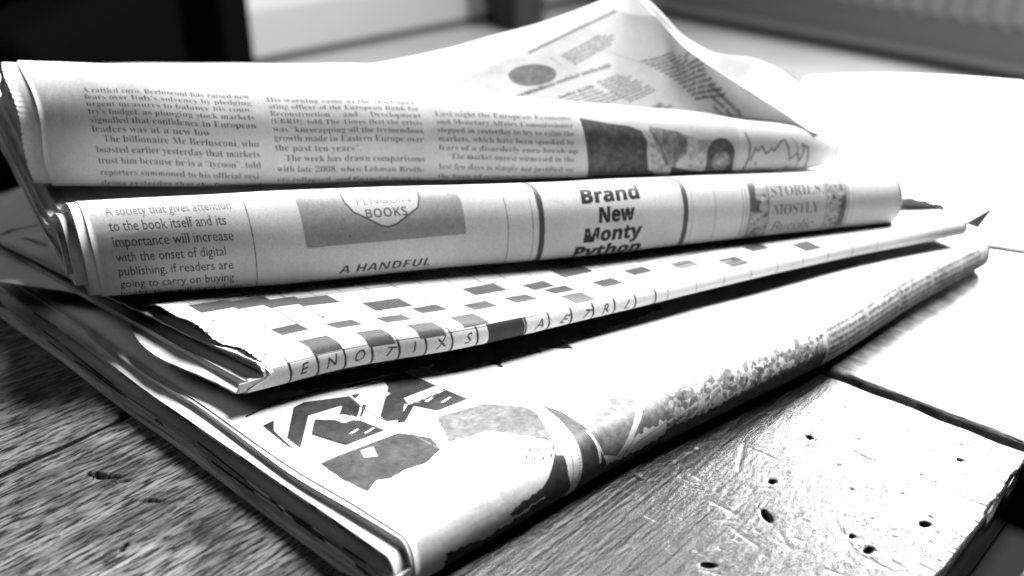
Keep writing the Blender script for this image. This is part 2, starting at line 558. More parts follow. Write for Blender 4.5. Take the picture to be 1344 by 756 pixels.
PD = {'arc1': [(5.6, 93.7), (11.1, 94.1), (16.6, 94.5), (23.1, 91.8), (29.1, 90.6)], 'arc2': [(36.6, 86.2), (42.1, 84.8), (47.1, 83.3), (53.6, 80.2)], 'big': [(47.1, 83.3), (54.6, 81.7), (56.1, 74.1), (58.1, 52.8), (46.6, 54.3), (42.6, 65.5), (36.1, 58.3), (32.6, 61.0), (33.1, 65.2), (45.1, 77.2)], 'bigw': [(44.6, 68.4), (58.1, 66.8), (56.1, 62.5), (43.1, 64.0)], 't1': [(17.6, 88.3), (21.6, 88.6), (33.6, 81.5), (32.6, 74.0), (28.1, 69.3), (23.6, 70.5), (23.1, 73.4), (28.1, 78.2), (18.6, 80.6), (6.6, 66.3), (7.1, 75.2)], 't2': [(18.1, 79.1), (28.1, 67.9), (29.6, 56.6), (16.1, 58.5), (12.6, 72.7)], 't3': [(31.6, 83.0), (36.6, 80.1), (33.1, 78.5)], 'leftw': [(6.1, 85.9), (10.1, 86.2), (7.1, 81.3), (5.6, 67.7), (5.1, 70.6)], 'ground': [(6.1, 56.4), (13.6, 55.6), (30.6, 52.6), (34.6, 42.3), (32.1, 34.9), (24.6, 32.2), (18.6, 34.1), (13.6, 33.7), (10.6, 35.9), (5.6, 33.1), (5.1, 42.9)], 'sq': [(6.6, 62.0), (12.1, 63.9), (12.6, 58.3), (8.1, 56.5)], 'sq2': [(17.6, 53.1), (21.1, 52.0), (18.6, 46.5), (16.1, 49.0)], 'line1': [(33.1, 81.5), (32.1, 71.0), (32.6, 63.8), (32.6, 50.0), (32.1, 34.9)], 'line2': [(12.6, 72.7), (16.1, 58.5), (31.6, 54.0)], 'pale': [(44.1, 51.6), (59.6, 46.2), (68.1, 32.6), (58.1, 14.3), (48.6, 31.8), (36.1, 36.2)], 'outl': [(9.1, 27.7), (17.6, 28.4), (26.1, 27.8), (34.6, 27.2), (43.1, 25.3), (51.1, 22.4), (57.6, 17.1), (56.1, 12.4), (52.6, 6.9)], 'teeth': [(49.1, 17.9), (45.6, 13.2), (50.1, 16.4), (47.1, 11.4), (51.6, 14.4), (49.6, 10.2), (54.1, 13.4), (52.6, 9.8), (56.6, 13.2)], 'dk1': [(54.1, 10.0), (57.1, 8.7), (56.6, 2.4), (59.1, -8.6), (43.6, 1.3), (49.1, 5.0)], 'rim': [(66.6, 47.4), (69.1, 40.9), (68.6, 30.3), (66.1, 21.2), (62.1, 11.4), (61.1, 4.1), (60.1, -1.3), (58.1, -8.4)], 'grey': [(70.6, 36.0), (72.6, 24.9), (71.1, 12.5), (71.1, 4.6), (74.1, -2.8), (67.6, -8.3), (61.6, -4.4), (62.1, 5.1), (63.1, 11.6), (67.1, 22.1)], 'grey2': [(88.0, 21.9), (96.5, 14.6), (88.5, 7.7), (78.1, -0.8), (72.1, 2.1), (70.6, 10.5)], 'rim2': [(96.0, 15.3), (91.0, 9.0), (85.5, 4.3), (79.5, -1.5)], 'rim3': [(70.1, 11.4), (70.6, 6.0), (70.6, 0.3)], 'dkR': [(93.5, 12.1), (115.5, 12.5), (110.0, 3.3), (97.0, 3.3), (85.5, 3.3)], 'spk': [(61.6, 77.0), (66.6, 69.5), (79.5, 67.8), (80.0, 60.7), (84.0, 66.4), (95.5, 62.1), (96.0, 59.3), (98.5, 63.6), (106.0, 53.9), (107.5, 62.2), (121.5, 56.7), (120.5, 63.7), (124.5, 58.1), (132.5, 66.6), (96.0, 93.7)], 'blot': [(101.5, 12.5), (116.0, 12.9), (136.0, 10.9), (160.0, 10.5), (182.0, 10.5), (183.0, -1.9), (148.0, -0.8), (120.5, 0.5), (99.5, 4.3)], 'txt': [(188.0, 9.2), (305.5, 6.1), (185.5, -2.2), (311.0, -3.9)], 'shade_band': [(14.1, 105.7), (25.6, 93.6), (38.1, 87.8), (52.6, 83.2), (68.1, 78.4), (81.0, 69.3), (98.5, 66.4), (115.5, 62.3), (133.5, 58.1), (152.5, 57.9), (157.0, 66.3), (120.0, 75.4), (85.0, 82.7), (52.6, 91.0), (29.6, 100.2), (17.1, 105.9)]}
PF = {'oval': [(17.1, 36.3), (37.7, 34.9), (27.8, 43.1), (24.4, 27.6)], 'top1': [(0.1, 40.9), (29.2, 53.5), (75.5, 80.4)], 'top2': [(29.2, 53.5), (74.7, 78.7)], 'caps': [(37.4, 46.8), (41.7, 38.4)], 'blk1': [(42.9, 47.4), (68.2, 64.0), (80.6, 60.8), (47.2, 39.0)], 'head': [(10.2, 17.9), (28.6, 24.7), (68.1, 40.0)], 'blkA': [(34.7, 19.6), (53.5, 27.1), (59.5, 15.5), (48.2, 12.2)], 'blkB': [(54.2, 29.0), (68.6, 35.3), (79.5, 20.3), (67.0, 16.0)], 'blkB2': [(70.9, 12.0), (81.1, 15.4), (85.3, 10.4), (75.4, 9.8)], 'blkC': [(76.4, 40.9), (88.4, 40.0), (105.7, 16.6), (95.7, 14.0)], 'x': [(6.7, 30.3), (17.6, 30.2), (121.8, 3.4), (145.2, -2.1)]}
PC = {'sq': [(21.2, 8.1), (39.3, 6.9), (57.0, 7.1), (73.2, 8.5), (21.7, 25.3), (37.4, 20.7), (53.5, 19.2), (69.2, 23.8), (84.9, 18.4), (100.6, 17.9), (117.8, 19.2), (32.0, 47.0), (41.8, 44.5), (12.8, 53.7), (23.6, 51.1), (136.4, 16.4), (117.3, 8.8), (154.1, 20.5)], 'ft': [(82.0, 2.6)], 'let': [(11.4, 0.7), (21.2, 0.6), (30.5, 0.4), (39.3, 0.7), (48.1, 0.7), (58.0, 1.4), (70.2, 2.0)]}


# --- the top newspaper: three columns of type, a photograph, a small chart
A = Page(-4, 336, -34, 60, 9.0)
LA = ["A rattled euro. Berlusconi has raised new", "fears over Italy's solvency by pledging", "urgent measures to balance his coun-", "try's budget, as plunging stock markets",
      "signalled that confidence in European", "leaders was at a new low.", "    The billionaire Mr Berlusconi, who", "boasted earlier yesterday that markets",
      "trust him because he is a \u201ctycoon\u201d, told", "reporters summoned to his official resi-", "dence yesterday that the future and"]
LB = ["His warning came as the chief oper-", "ating officer of the European Bank for", "Reconstruction     and     Development", "(EBRD), told The Times that the crisis", "was \u201cknee-capping all the tremendous".replace('knee-', 'knee'), "growth made in Eastern Europe over",
      "the past ten years\u201d.", "    The week has drawn comparisons", "with late 2008, when Lehman Broth-", "ers collapsed, and financial markets"]
LC = ["Last night the European Economic", "and Monetary Affairs Commissioner", "stepped in yesterday to try to calm the", "markets, which have been spooked by", "fears of a disorderly euro break-up.",
      "    \u201cThe market unrest witnessed in the", "last few days is simply not justified on", "the basis of economic fundamentals"]


def column(pg, lines, x, w, ys_, fs, v):
    for k_, (l, y) in enumerate(zip(lines, ys_)):
        sy = min(1.0, max((ys_[max(k_, 1) - 1] - ys_[max(k_, 1)]), 2.0) / 4.0)
        ind = 3.6 if l.startswith('    ') else 0
        l = l.strip()
        short = l.endswith('.') or l.endswith('\u201d.')
        wd = None if short else w - ind
        pg.text(bold(l), x + ind, y, fs, wd, v, offset=-0.009, sy=sy)


column(A, LA, 18.6, 62, [17.0, 14.3, 11.6, 8.6, 5.3, 1.8, -2.2, -6.5, -11.1, -16.3, -21.6], 4.2, 0.05)
column(A, LB, 86.9, 58.8, [16.0, 13.2, 10.3, 7.4, 4.2, 0.6, -3.5, -7.8, -12.6, -17.8], 4.1, 0.05)
column(A, LC, 151.6, 55.6, [11.4, 8.2, 4.9, 1.3, -2.3, -6.1, -10.8, -15.6], 3.8, 0.06)
# photograph: dark suit, a face with a hand, a second dark head
A.poly([(210.5, 14), (211.5, 4), (213, -6), (215.5, -30), (284, -30), (284, 14)], 0.80)
A.poly([(210.5, 12.6), (211.5, 4), (213, -6), (215.5, -30), (262, -30), (252, -13), (240, -9.5), (238.5, -2), (238.4, 3), (236.4, 7.6), (231, 9.6), (222, 10.5)], 0.13)
A.poly([(236.8, 8.4), (238.6, 3), (240, -4), (243, -12), (251, -13.5), (247, -6), (241, 3), (239, 9.4)], 0.72)
A.poly([(239.5, 9.6), (243, 9), (252, 7.6), (257, 5.6), (256.5, -2), (252, -6), (253, -12), (247.5, -6.5), (242.5, 0)], 0.40)
A.poly([(251.5, 7.8), (256, 5), (256.5, -1), (253.5, -2.5), (251.2, -6.5), (250.2, -2), (252.6, 2)], 0.22)
A.line([(240, 8), (244, 2), (248, -7)], 0.8, 0.2)
A.poly([(256.5, 5.4), (264, 4.6), (270, 4), (268, -3), (266, -9), (258, -8.5)], 0.62)
A.poly([(250, -8), (258, -9.5), (266, -10.5), (284, -10.4), (284, -30), (252, -30)], 0.10)
A.ell(272.2, -2.4, 6.6, 7.6, 0.14)
A.poly([(266, -4), (278.6, -4), (279.4, -16), (265.4, -16)], 0.14)
A.ell(272.6, -5.2, 4.1, 4.6, 0.38)
A.ell(273.4, -4.6, 2.4, 3.0, 0.55)
A.mottle(206, 284, -30, 14, 0.5, 1.6, 0.78); A.mottle(206, 284, -30, 14, 0.4, 4.5, 0.78); A.screen(206, 284, -30, 14, .6, .35)
A.poly([(280.6, 12), (336, 12), (336, -34), (280.6, -34)], 0.98)
A.line([(283.6, 7.4), (285.4, 3), (285.6, -3), (284.4, -8), (283.2, -16)], 0.9, 0.25)
zz = [(286.5, -4.6), (288, 1.2), (289.6, -0.4), (291, 2.0), (293, -1.6), (295.4, 0.8), (296.6, -0.2), (299.4, 4.0), (301.2, 4.8), (303, 0.6), (304.2, -4.2), (307, -1.0), (309, -4.6), (310.6, 0.4), (309.6, 3.0)]
A.line(zz, 0.85, 0.30)
A.line([(288, -9.2), (297, -9.2)], 0.8, 0.35); A.line([(287.5, -10.8), (300, -10.8)], 0.5, 0.5)
A.line([(304, 5.5), (306.6, 3.2), (308.2, -2), (308.0, -10)], 0.6, 0.45)
A.line([(309.4, 2.6), (312.6, 1.6), (313.2, -3), (312.2, -10)], 1.0, 0.35)
A.ell(289.2, -6.2, .7, .7, .35); A.ell(303.4, -8.0, 1.0, 1.0, .5)
for i in range(26):
    A.greek(20, 34 + i * 2.9 + 6, 60, 1.9, 0.45) if i < 5 else None
IMG_A, BOX_A = A.material('front_page_print', 0.62), A.metres()

# --- the newspaper with the row of old book covers
B = Page(-4, 336, -34, 60, 8.0)
for i, (l, wd) in enumerate([("A society that gives attention", 43), ("to the book itself and its", 40), ("importance will increase", 41.5), ("with the onset of digital", 38), ("publishing, if readers are", 40),
                             ("going to carry on buying", 40), ("books, they will want them", 43)]):
    B.text(l, 7.2 - i * 0.05, 15.9 - i * 5.6, 5.4, wd, 0.06 if i else 0.3, offset=0.004)
B.line([(55, 22), (55.3, 5), (55.0, -34)], 0.45, 0.25)
B.poly([(73.0, 24), (73.6, 0), (133.8, 0.6), (133.2, 24)], 0.48)
B.mottle(72, 135, -1, 25, 0.14, 0.8, 0.6)
sh = [(90.0, 22), (90.3, 16), (92.6, 12), (98.9, 8.2), (102, 6.2), (104.8, 5.7), (108, 6.6), (110.6, 8.4), (116.7, 12), (118.2, 16), (118.4, 22)]
B.poly(sh, 0.97); B.line(sh, 0.7, 0.15)
B.text("PENGUIN", 104.6, 14.4, 4.4, 20, 0.4, align='c'); B.text(sbold("BOOKS"), 104.6, 9.4, 4.6, 15.5, 0.2, align='c')
B.text(sitalb("A HANDFUL"), 85.0, -12.6, 5.4, 35, 0.08, rot=0.01); B.text(sitalb("OF DUST"), 89.0, -20.6, 5.4, 27, 0.08)
B.ell(72.8 + 17, 3.2, .5, .5, .25)
B.line([(150, 22), (150.4, 5), (150, -34)], 0.4, 0.3); B.line([(160.2, 22), (160.4, 5), (160, -34)], 0.4, 0.5)
B.line([(163.8, 26), (164.0, 5), (163.4, -34)], 2.3, 0.10)
B.text(sbold("THE"), 194, 17.6, 5.2, 15, 0.35, align='c')
for i, (l, x, wd) in enumerate([("Brand", 193.6, 25), ("New", 195.2, 15.5), ("Monty", 193.8, 25), ("Python", 192.6, 29), ("Bok", 192.6, 20)]):
    B.text(sbold(l), x, 10.2 - i * 8.0, 8.2, wd, 0.03, align='c', shear=0.10, offset=0.032, rot=0.03)
B.line([(225.6, 26), (226.0, 5), (225.4, -34)], 2.3, 0.12)
B.line([(229.0, 22), (229.2, -34)], 0.35, 0.6); B.line([(239.6, 22), (239.8, -34)], 0.35, 0.6)
for x in (252.6, 254.2): B.line([(x, 22), (x + .3, -34)], 0.45, 0.45)
B.poly([(255.4, 22), (255.6, -34), (304.4, -34), (304.0, 22)], 0.74)
for (xa, xb) in ((256, 265), (293.4, 303.4)):
    B.poly([(xa, 22), (xa, -34), (xb, -34), (xb, 22)], 0.60)
    for i in range(14):
        yy = 18 - i * 3.9
        for j in range(6):
            B.ell(rng.uniform(xa + .8, xb - .8), yy + rng.uniform(-1.8, 1.8), rng.uniform(.5, 1.3), rng.uniform(.3, .9), rng.choice([.2, .25, .85]), rot=rng.uniform(0, 3))
        B.line([(xa + .5, yy - 1.9), (xb - .5, yy - 1.9)], 0.3, 0.35)
    B.line([(xa, 22), (xa, -34)], .4, .25); B.line([(xb, 22), (xb, -34)], .4, .25)
B.poly([(256, 14.5), (259.6, 14.5), (258.6, 7.5), (260.6, 4.5), (260.4, 1), (256.2, 1.5)], 0.16)
B.poly([(301.4, 6), (303.2, 6), (303, -8), (299.8, -8), (300.6, 0)], 0.18)
B.text(bold("STORIES,"), 279.3, 7.2, 7.0, 25.5, 0.14, align='c', offset=-0.012, rot=.02)
B.text(bold("MOSTLY"), 278.6, -0.8, 7.0, 22.5, 0.16, align='c', offset=-0.012, rot=.02)
B.text(ital("Bucolic"), 277.8, -8.4, 7.0, 21, 0.16, align='c', rot=.02)
B.line([(304.8, 22), (304.8, -34)], 0.5, 0.3); B.line([(307, 22), (307, -34)], 0.35, 0.6)
B.mottle(250, 308, -34, 22, 0.15, 1.0, 0.9)
IMG_B, BOX_B = B.material('book_page_print', 0.64), B.metres()

# --- crossword page
C_ = Page(-18, 322, -14, 100, 7.0)
cell = 9.25
for j in range(-1, 9):
    C_.line([(7.6, 3.4 + cell * j), (7.6 + cell * 15, 3.4 + cell * j)], 0.36, 0.06)
for i in range(16):
    x = 7.6 + cell * i
    C_.line([(x, -14), (x, 3.4 + cell * 8)], 0.36, 0.06)
    C_.line([(x, -6), (x + .15, 3.6)], 0.8, 0.06)
for (x, y) in PC['sq'] + [(173.0, 17.0), (191, 9.5), (210, 17.5), (229, 9.0), (60.5, 33.5), (97, 33), (134, 33), (115, 27)]:
    hw, hh = (4.6, 4.4) if y < 12 else (4.6, 3.4) if y < 30 else (6.5, 4.2)
    C_.poly([(x - hw, y - hh), (x + hw, y - hh), (x + hw, y + hh), (x - hw, y + hh)], 0.12)
C_.poly([(76.5, -8), (90.5, -8), (90.5, 4), (76.5, 4)], 0.05)
for k, (l, x) in enumerate(zip("ENOTIXSAETRL", [11.8, 21.3, 30.8, 40.2, 49.6, 59.0, 68.6, 96.0, 105.5, 114.5, 124, 133])):
    C_.text(l, x, -1.8, 5.3, None, 0.07, align='c', shear=0.55, rot=rng.uniform(-.3, .3), offset=0.012)
for (x, y) in [(3.5, 9.0), (-1, 33), (1.5, 26), (5, 40), (36, 30), (62, 26), (30, 16.5), (66, 12.5)]:
    C_.ell(x, y, 0.55, 0.7, 0.15)
for i in range(7):
    C_.text(str(i * 3 + 1), 8.4 + cell * (2 * i), 19 + (i % 2) * 9.2, 3.0, None, 0.05); C_.text(str(i * 3 + 2), 8.4 + cell * (2 * i + 1), 9.6 + (i % 3) * 9.2, 3.0, None, 0.05)
for r in range(7):
    for cx in (24, 62, 100):
        C_.greek(cx - 6, 76 - r * 3.4 + rng.uniform(-.2, .2), 34, 2.0, 0.30, short=rng.uniform(.6, 1))
for r in range(9):
    C_.greek(160, 44 - r * 4.2, 38, 2.4, 0.42, short=rng.uniform(.5, 1)); 
    if r < 4: C_.greek(160 - 30, 52 - r * 3.8, 60, 2.4, 0.35, short=rng.uniform(.5, 1))
C_.line([(152, 9), (210, 8)], 0.5, 0.4); C_.line([(96, 3.4), (280, 3.2)], 0.35, 0.45)
for i in range(9):
    C_.line([(152 + i * 13.7, -2), (152.3 + i * 13.7, 3)], 0.4, 0.35)
C_.mottle(-18, 322, -14, 100, 0.10, 3.0, 0.6)
IMG_C, BOX_C = C_.material('crossword_print', 0.72), C_.metres()

# --- cartoon cover of the bottom newspaper
D = Page(-24, 322, -16, 110, 7.0)
G, LG, DK = 0.038, 0.12, 0.02
def W(l): return [(x + 6 + 3 * x / 110, y + 1) for x, y in l]


D.poly(PD['shade_band'], 0.045, rag=0.25)  # dark band drawn in to deepen the shade under the crossword paper
D.line(PD['arc1'], 1.0, DK); D.line(PD['arc2'], 1.2, DK)
D.line([(x, y - 2.4) for x, y in PD['arc2']], 0.6, 0.3)
D.poly(W([(-2, 83), (4, 90), (14, 90), (28, 83), (26, 62), (22, 52), (-6, 48), (-8, 66)]), 0.92)
D.poly(PD['leftw'], 0.03)
D.poly(PD['t1'], G); D.poly(PD['t2'], G); D.poly(PD['t3'], 0.03)
D.poly(PD['big'], G); D.poly(PD['bigw'], 0.95)
D.poly(W([(40, 79.5), (47, 77.5), (48.6, 72), (44, 70), (40.4, 74)]), 0.03)
for k in range(5): D.line(W([(38 + k * 2.5, 63.5), (39.2 + k * 2.5, 61.6)]), 0.8, 0.3)
D.poly(PD['ground'], 0.065, rag=0.08); D.poly(PD['sq'], 0.95); D.line(PD['sq'] + PD['sq'][:1], 0.5, 0.2); D.poly(PD['sq2'], 0.9); D.line(PD['sq2'] + PD['sq2'][:1], 0.4, 0.3)
for (x, y, w_, h_) in ((30, 76, 3, 1.2), (34, 72, 2.4, 2), (41, 60, 3, .9), (44, 56, 4, .8), (15, 62, 3, .8), (18, 59, 3.4, .7)):
    D.poly(W([(x, y), (x + w_, y + .6), (x + w_ - .4, y + h_ + .6), (x - .4, y + h_)]), 0.9)
D.poly(W([(6.4, 70), (10, 57), (11.4, 57.6), (8.2, 70.6)]), 0.02); D.poly(W([(23, 76), (27.4, 72.6), (22.4, 67.8), (22, 70)]), 0.02)
D.poly(W([(27, 57), (36, 63.4), (38, 62.2), (29, 55.4)]), 0.02)
D.line(PD['t1'] + PD['t1'][:1], 0.7, 0.9); D.line(PD['t2'] + PD['t2'][:1], 0.8, 0.92)
D.line(W([(12.5, 77.5), (9.5, 74), (6.8, 70.6)]), 0.6, 0.95); D.line(PD['line1'], 0.5, 0.15); D.line(PD['line2'], 0.6, 0.95)
D.poly(W([(16, 74), (19.5, 73.5), (21.5, 69), (17.5, 68.6)]), 0.9); D.line(W([(17, 71), (21, 71)]), 0.7, 0.2)
D.poly(PD['pale'], 0.17, rag=0.15, blend=1)
D.line(PD['outl'], 0.6, 0.02)
D.line(PD['teeth'], 0.5, 0.03)
D.poly(W([(4, -1.5), (4.6, -16), (112, -16), (112, -4), (96, -2.5), (80, -4.5), (68, -3.5), (56, -6), (44, -1), (30, -4), (18, -5)]), 0.03, rag=0.3)  # shade under the fold drawn as near-black ink
D.poly(W([(26, -0.5), (33, 1.2), (42, 1.6), (46, 4.5), (44.5, 0.5), (38, -1.6), (28, -3)]), 0.06, rag=0.3)
D.poly(PD['dk1'], 0.05)
D.poly(PD['grey'], 0.08); D.poly(PD['grey2'], 0.22); D.poly(PD['dkR'], 0.10, rag=0.6, blend=.85)
D.line(PD['rim'], 3.6, 0.97)
for a_, b_ in zip(PD['rim'][:-1], PD['rim'][1:]):
    for t_ in np.linspace(0, 1, 7):
        D.ell(a_[0] * (1 - t_) + b_[0] * t_ + .9, a_[1] * (1 - t_) + b_[1] * t_, .3, .3, .35)
D.line([(x + 2.0, y) for x, y in PD['rim']], 0.3, 0.4); D.line([(x - 2.0, y) for x, y in PD['rim']], 0.3, 0.3)
D.line(PD['rim2'], 2.2, 0.97); D.line(PD['rim3'], 1.0, 0.85)
D.line([(x + 1.6, y - 1) for x, y in PD['rim2']], 0.4, 0.3)
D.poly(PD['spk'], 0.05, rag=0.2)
# wooded landscape blotches on the fold, then rows of small type
for i in range(620):
    x = rng.uniform(101, 184)
    y = rng.normal(5.0 + 3.2 * math.sin(x / 6.0), 4.0)
    if y > 13: continue
    D.ell(x, y, rng.uniform(.4, 2.0), rng.uniform(.3, 1.3), float(rng.choice([.12, .2, .3, .45, .7])), rot=rng.uniform(0, 3), blend=.8)
D.poly(W([(92, -1), (110, -2), (130, -1), (150, 0), (174, 0), (174, -16), (92, -16)]), 0.14, rag=.4)
D.line(W([(78, -1), (92, 1.4), (104, 2.6), (118, 5.2)]), 0.7, 0.7)
D.poly([(184.4, 10.4), (184.4, -16), (322, -16), (322, 6)], 0.62)
for r in range(9):
    D.greek(187, 7.6 - r * 2.5, 122, 1.6, 0.10)
for x in (213, 239, 266, 291): D.poly([(x, 12), (x + 1.6, 12), (x + 1.6, -16), (x, -16)], 0.62)
D.line([(184.8, 11), (185.0, -16)], 0.9, 0.9)
for (x0_, y0_, x1_, y1_) in ((110, 30, 150, 36), (150, 36, 210, 30), (95, 40, 130, 52)):
    D.line([(x0_, y0_), ((x0_ + x1_) / 2, (y0_ + y1_) / 2 + 2), (x1_, y1_)], .4, .25)
for r in range(4): D.greek(120, 46 - r * 3.0, 70, 1.8, 0.6, short=rng.uniform(.6, 1))
D.mottle(-24, 322, -16, 110, 0.45, 1.4, 0.75); D.mottle(-24, 322, -16, 110, 0.45, 5, 0.75); D.screen(-24, 110, -16, 110, .7, .35)
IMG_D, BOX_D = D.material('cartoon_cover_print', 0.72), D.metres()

# --- raised page at the back
F = Page(-90, 170, -30, 110, 6.0)
rt = 0.40
def fdir(a_, b_): return math.atan2(b_[1] - a_[1], b_[0] - a_[0])
F.poly([(-2, 39), (29, 54), (75, 79.5), (92, 60), (150, -6), (120, -6), (36, -2), (0, 5), (-10, 30)], 0.66)
F.poly([(-6, 36), (29, 51), (60, 66), (66, 50), (34, 26), (0, 14)], 0.62)
F.line(PF['top1'], 0.5, 0.5); F.line([(x + .3, y - 1.4) for x, y in PF['top2']], 1.5, 0.15)
F.ell(27.4, 35.8, 10.4, 7.6, 0.14, rot=0.10); F.mottle(15, 40, 26, 46, 0.5, 1.5, 0.6)
r1_ = fdir(PF['blk1'][0], PF['blk1'][1])
def block(p0, p1, p3, n, size, v, bold_first=False):
    """n lines from edge p0->p1, stepping towards p3"""
    L_ = math.hypot(p1[0] - p0[0], p1[1] - p0[1]); a_ = fdir(p0, p1)
    for i in range(n):
        t_ = (i + .5) / n
        F.greek(p0[0] + (p3[0] - p0[0]) * t_, p0[1] + (p3[1] - p0[1]) * t_, L_, size * (1.5 if bold_first and i == 0 else 1), v * (.7 if bold_first and i == 0 else 1), a_, short=rng.uniform(.8, 1))
block(PF['blk1'][0], PF['blk1'][1], PF['blk1'][3], 5, 1.5, 0.07)
F.greek(*PF['caps'][0], 7, 1.3, 0.4, fdir(*PF['caps']))
hd = PF['head']
F.greek(hd[0][0] - 4, hd[0][1] - 1, 26, 2.2, 0.12, fdir(hd[0], hd[1])); F.greek(hd[1][0] - 6, hd[1][1] - 2, 44, 2.6, 0.07, fdir(hd[1], hd[2]))
block(PF['blkA'][0], PF['blkA'][1], PF['blkA'][3], 6, 1.4, 0.07, True)
block(PF['blkB'][0], PF['blkB'][1], PF['blkB'][3], 10, 1.35, 0.05)
block(PF['blkB2'][0], PF['blkB2'][1], PF['blkB2'][3], 3, 1.9, 0.08)
block(PF['blkC'][0], PF['blkC'][1], PF['blkC'][3], 13, 1.35, 0.05)
for i in range(5): F.greek(-8, 24 - i * 2.2 + i, 16, 1.2, 0.7, 0.2)
block((100, 20), (116, 6), (104, 2), 5, 1.4, 0.12)
F.line([(44, 62), (92, 30)], .3, .35); F.line([(52, 24), (98, 46)], .3, .4)
IMG_F, BOX_F = F.material('raised_page_print', 0.66, 0.4), F.metres()

Lp = Page(0, 370, 0, 320, 2.5)
for cx in range(5):
    for r in range(60): Lp.greek(12 + cx * 70, 300 - r * 4.8, 62, 2.2, 0.75, short=rng.uniform(.7, 1))
IMG_L = Lp.material('loose_newspaper_print', 0.74)


# ------------------------------------------------------------------ table
E1 = np.array([math.cos(math.radians(47.5)), math.sin(math.radians(47.5))])     # along the planks
E2 = np.array([math.sin(math.radians(47.5)), -math.cos(math.radians(47.5))])    # across them


def wood_mat(name, seed, tone=1.0, r0=0.32, r1=0.52, spec=0.5, bump=0.5):
    m = NT(name)
    tc = m.n('ShaderNodeTexCoord')
    mp = m.n('ShaderNodeMapping')
    mp.inputs['Location'].default_value = (seed * 3.1, seed * 1.7, 0)
    mp.inputs['Scale'].default_value = (10, 170, 30)
    m.l(tc.outputs['Object'], mp.inputs[0])
    g = m.n('ShaderNodeTexNoise'); g.inputs['Scale'].default_value = 1.0
    g.inputs['Detail'].default_value = 8; g.inputs['Roughness'].default_value = 0.62
    g.inputs['Distortion'].default_value = 0.5
    m.l(mp.outputs[0], g.inputs['Vector'])
    mp2 = m.n('ShaderNodeMapping')
    mp2.inputs['Location'].default_value = (seed * 5.3, seed * 2.2, 0)
    mp2.inputs['Scale'].default_value = (110, 720, 60)
    m.l(tc.outputs['Object'], mp2.inputs[0])
    f = m.n('ShaderNodeTexNoise'); f.inputs['Scale'].default_value = 1.0
    f.inputs['Detail'].default_value = 9; f.inputs['Roughness'].default_value = 0.66
    m.l(mp2.outputs[0], f.inputs['Vector'])
    bl = m.n('ShaderNodeTexNoise'); bl.inputs['Scale'].default_value = 38
    bl.inputs['Detail'].default_value = 9; bl.inputs['Roughness'].default_value = 0.7
    m.l(tc.outputs['Object'], bl.inputs['Vector'])
    c = m.ramp(g.outputs[0], [(0.30, 0.028 * tone), (0.50, 0.075 * tone), (0.70, 0.125 * tone)])
    c = m.mul(c, m.ramp(f.outputs[0], [(0.42, 0.03), (0.56, 2.0)]))
    c = m.mul(c, m.ramp(bl.outputs[0], [(0.36, 0.35), (0.52, 1.15)]))
    m.l(c, m.b.inputs['Base Color'])
    m.l(m.ramp(f.outputs[0], [(0.25, r1), (0.75, r0)]), m.b.inputs['Roughness'])
    m.b.inputs['Specular IOR Level'].default_value = spec
    b1 = m.n('ShaderNodeBump'); b1.inputs['Strength'].default_value = 0.45; b1.inputs['Distance'].default_value = 0.0012
    m.l(f.outputs[0], b1.inputs['Height'])
    b2 = m.n('ShaderNodeBump'); b2.inputs['Strength'].default_value = bump; b2.inputs['Distance'].default_value = 0.0022
    m.l(g.outputs[0], b2.inputs['Height']); m.l(b1.outputs[0], b2.inputs['Normal'])
    m.l(b2.outputs[0], m.b.inputs['Normal'])
    return m.m


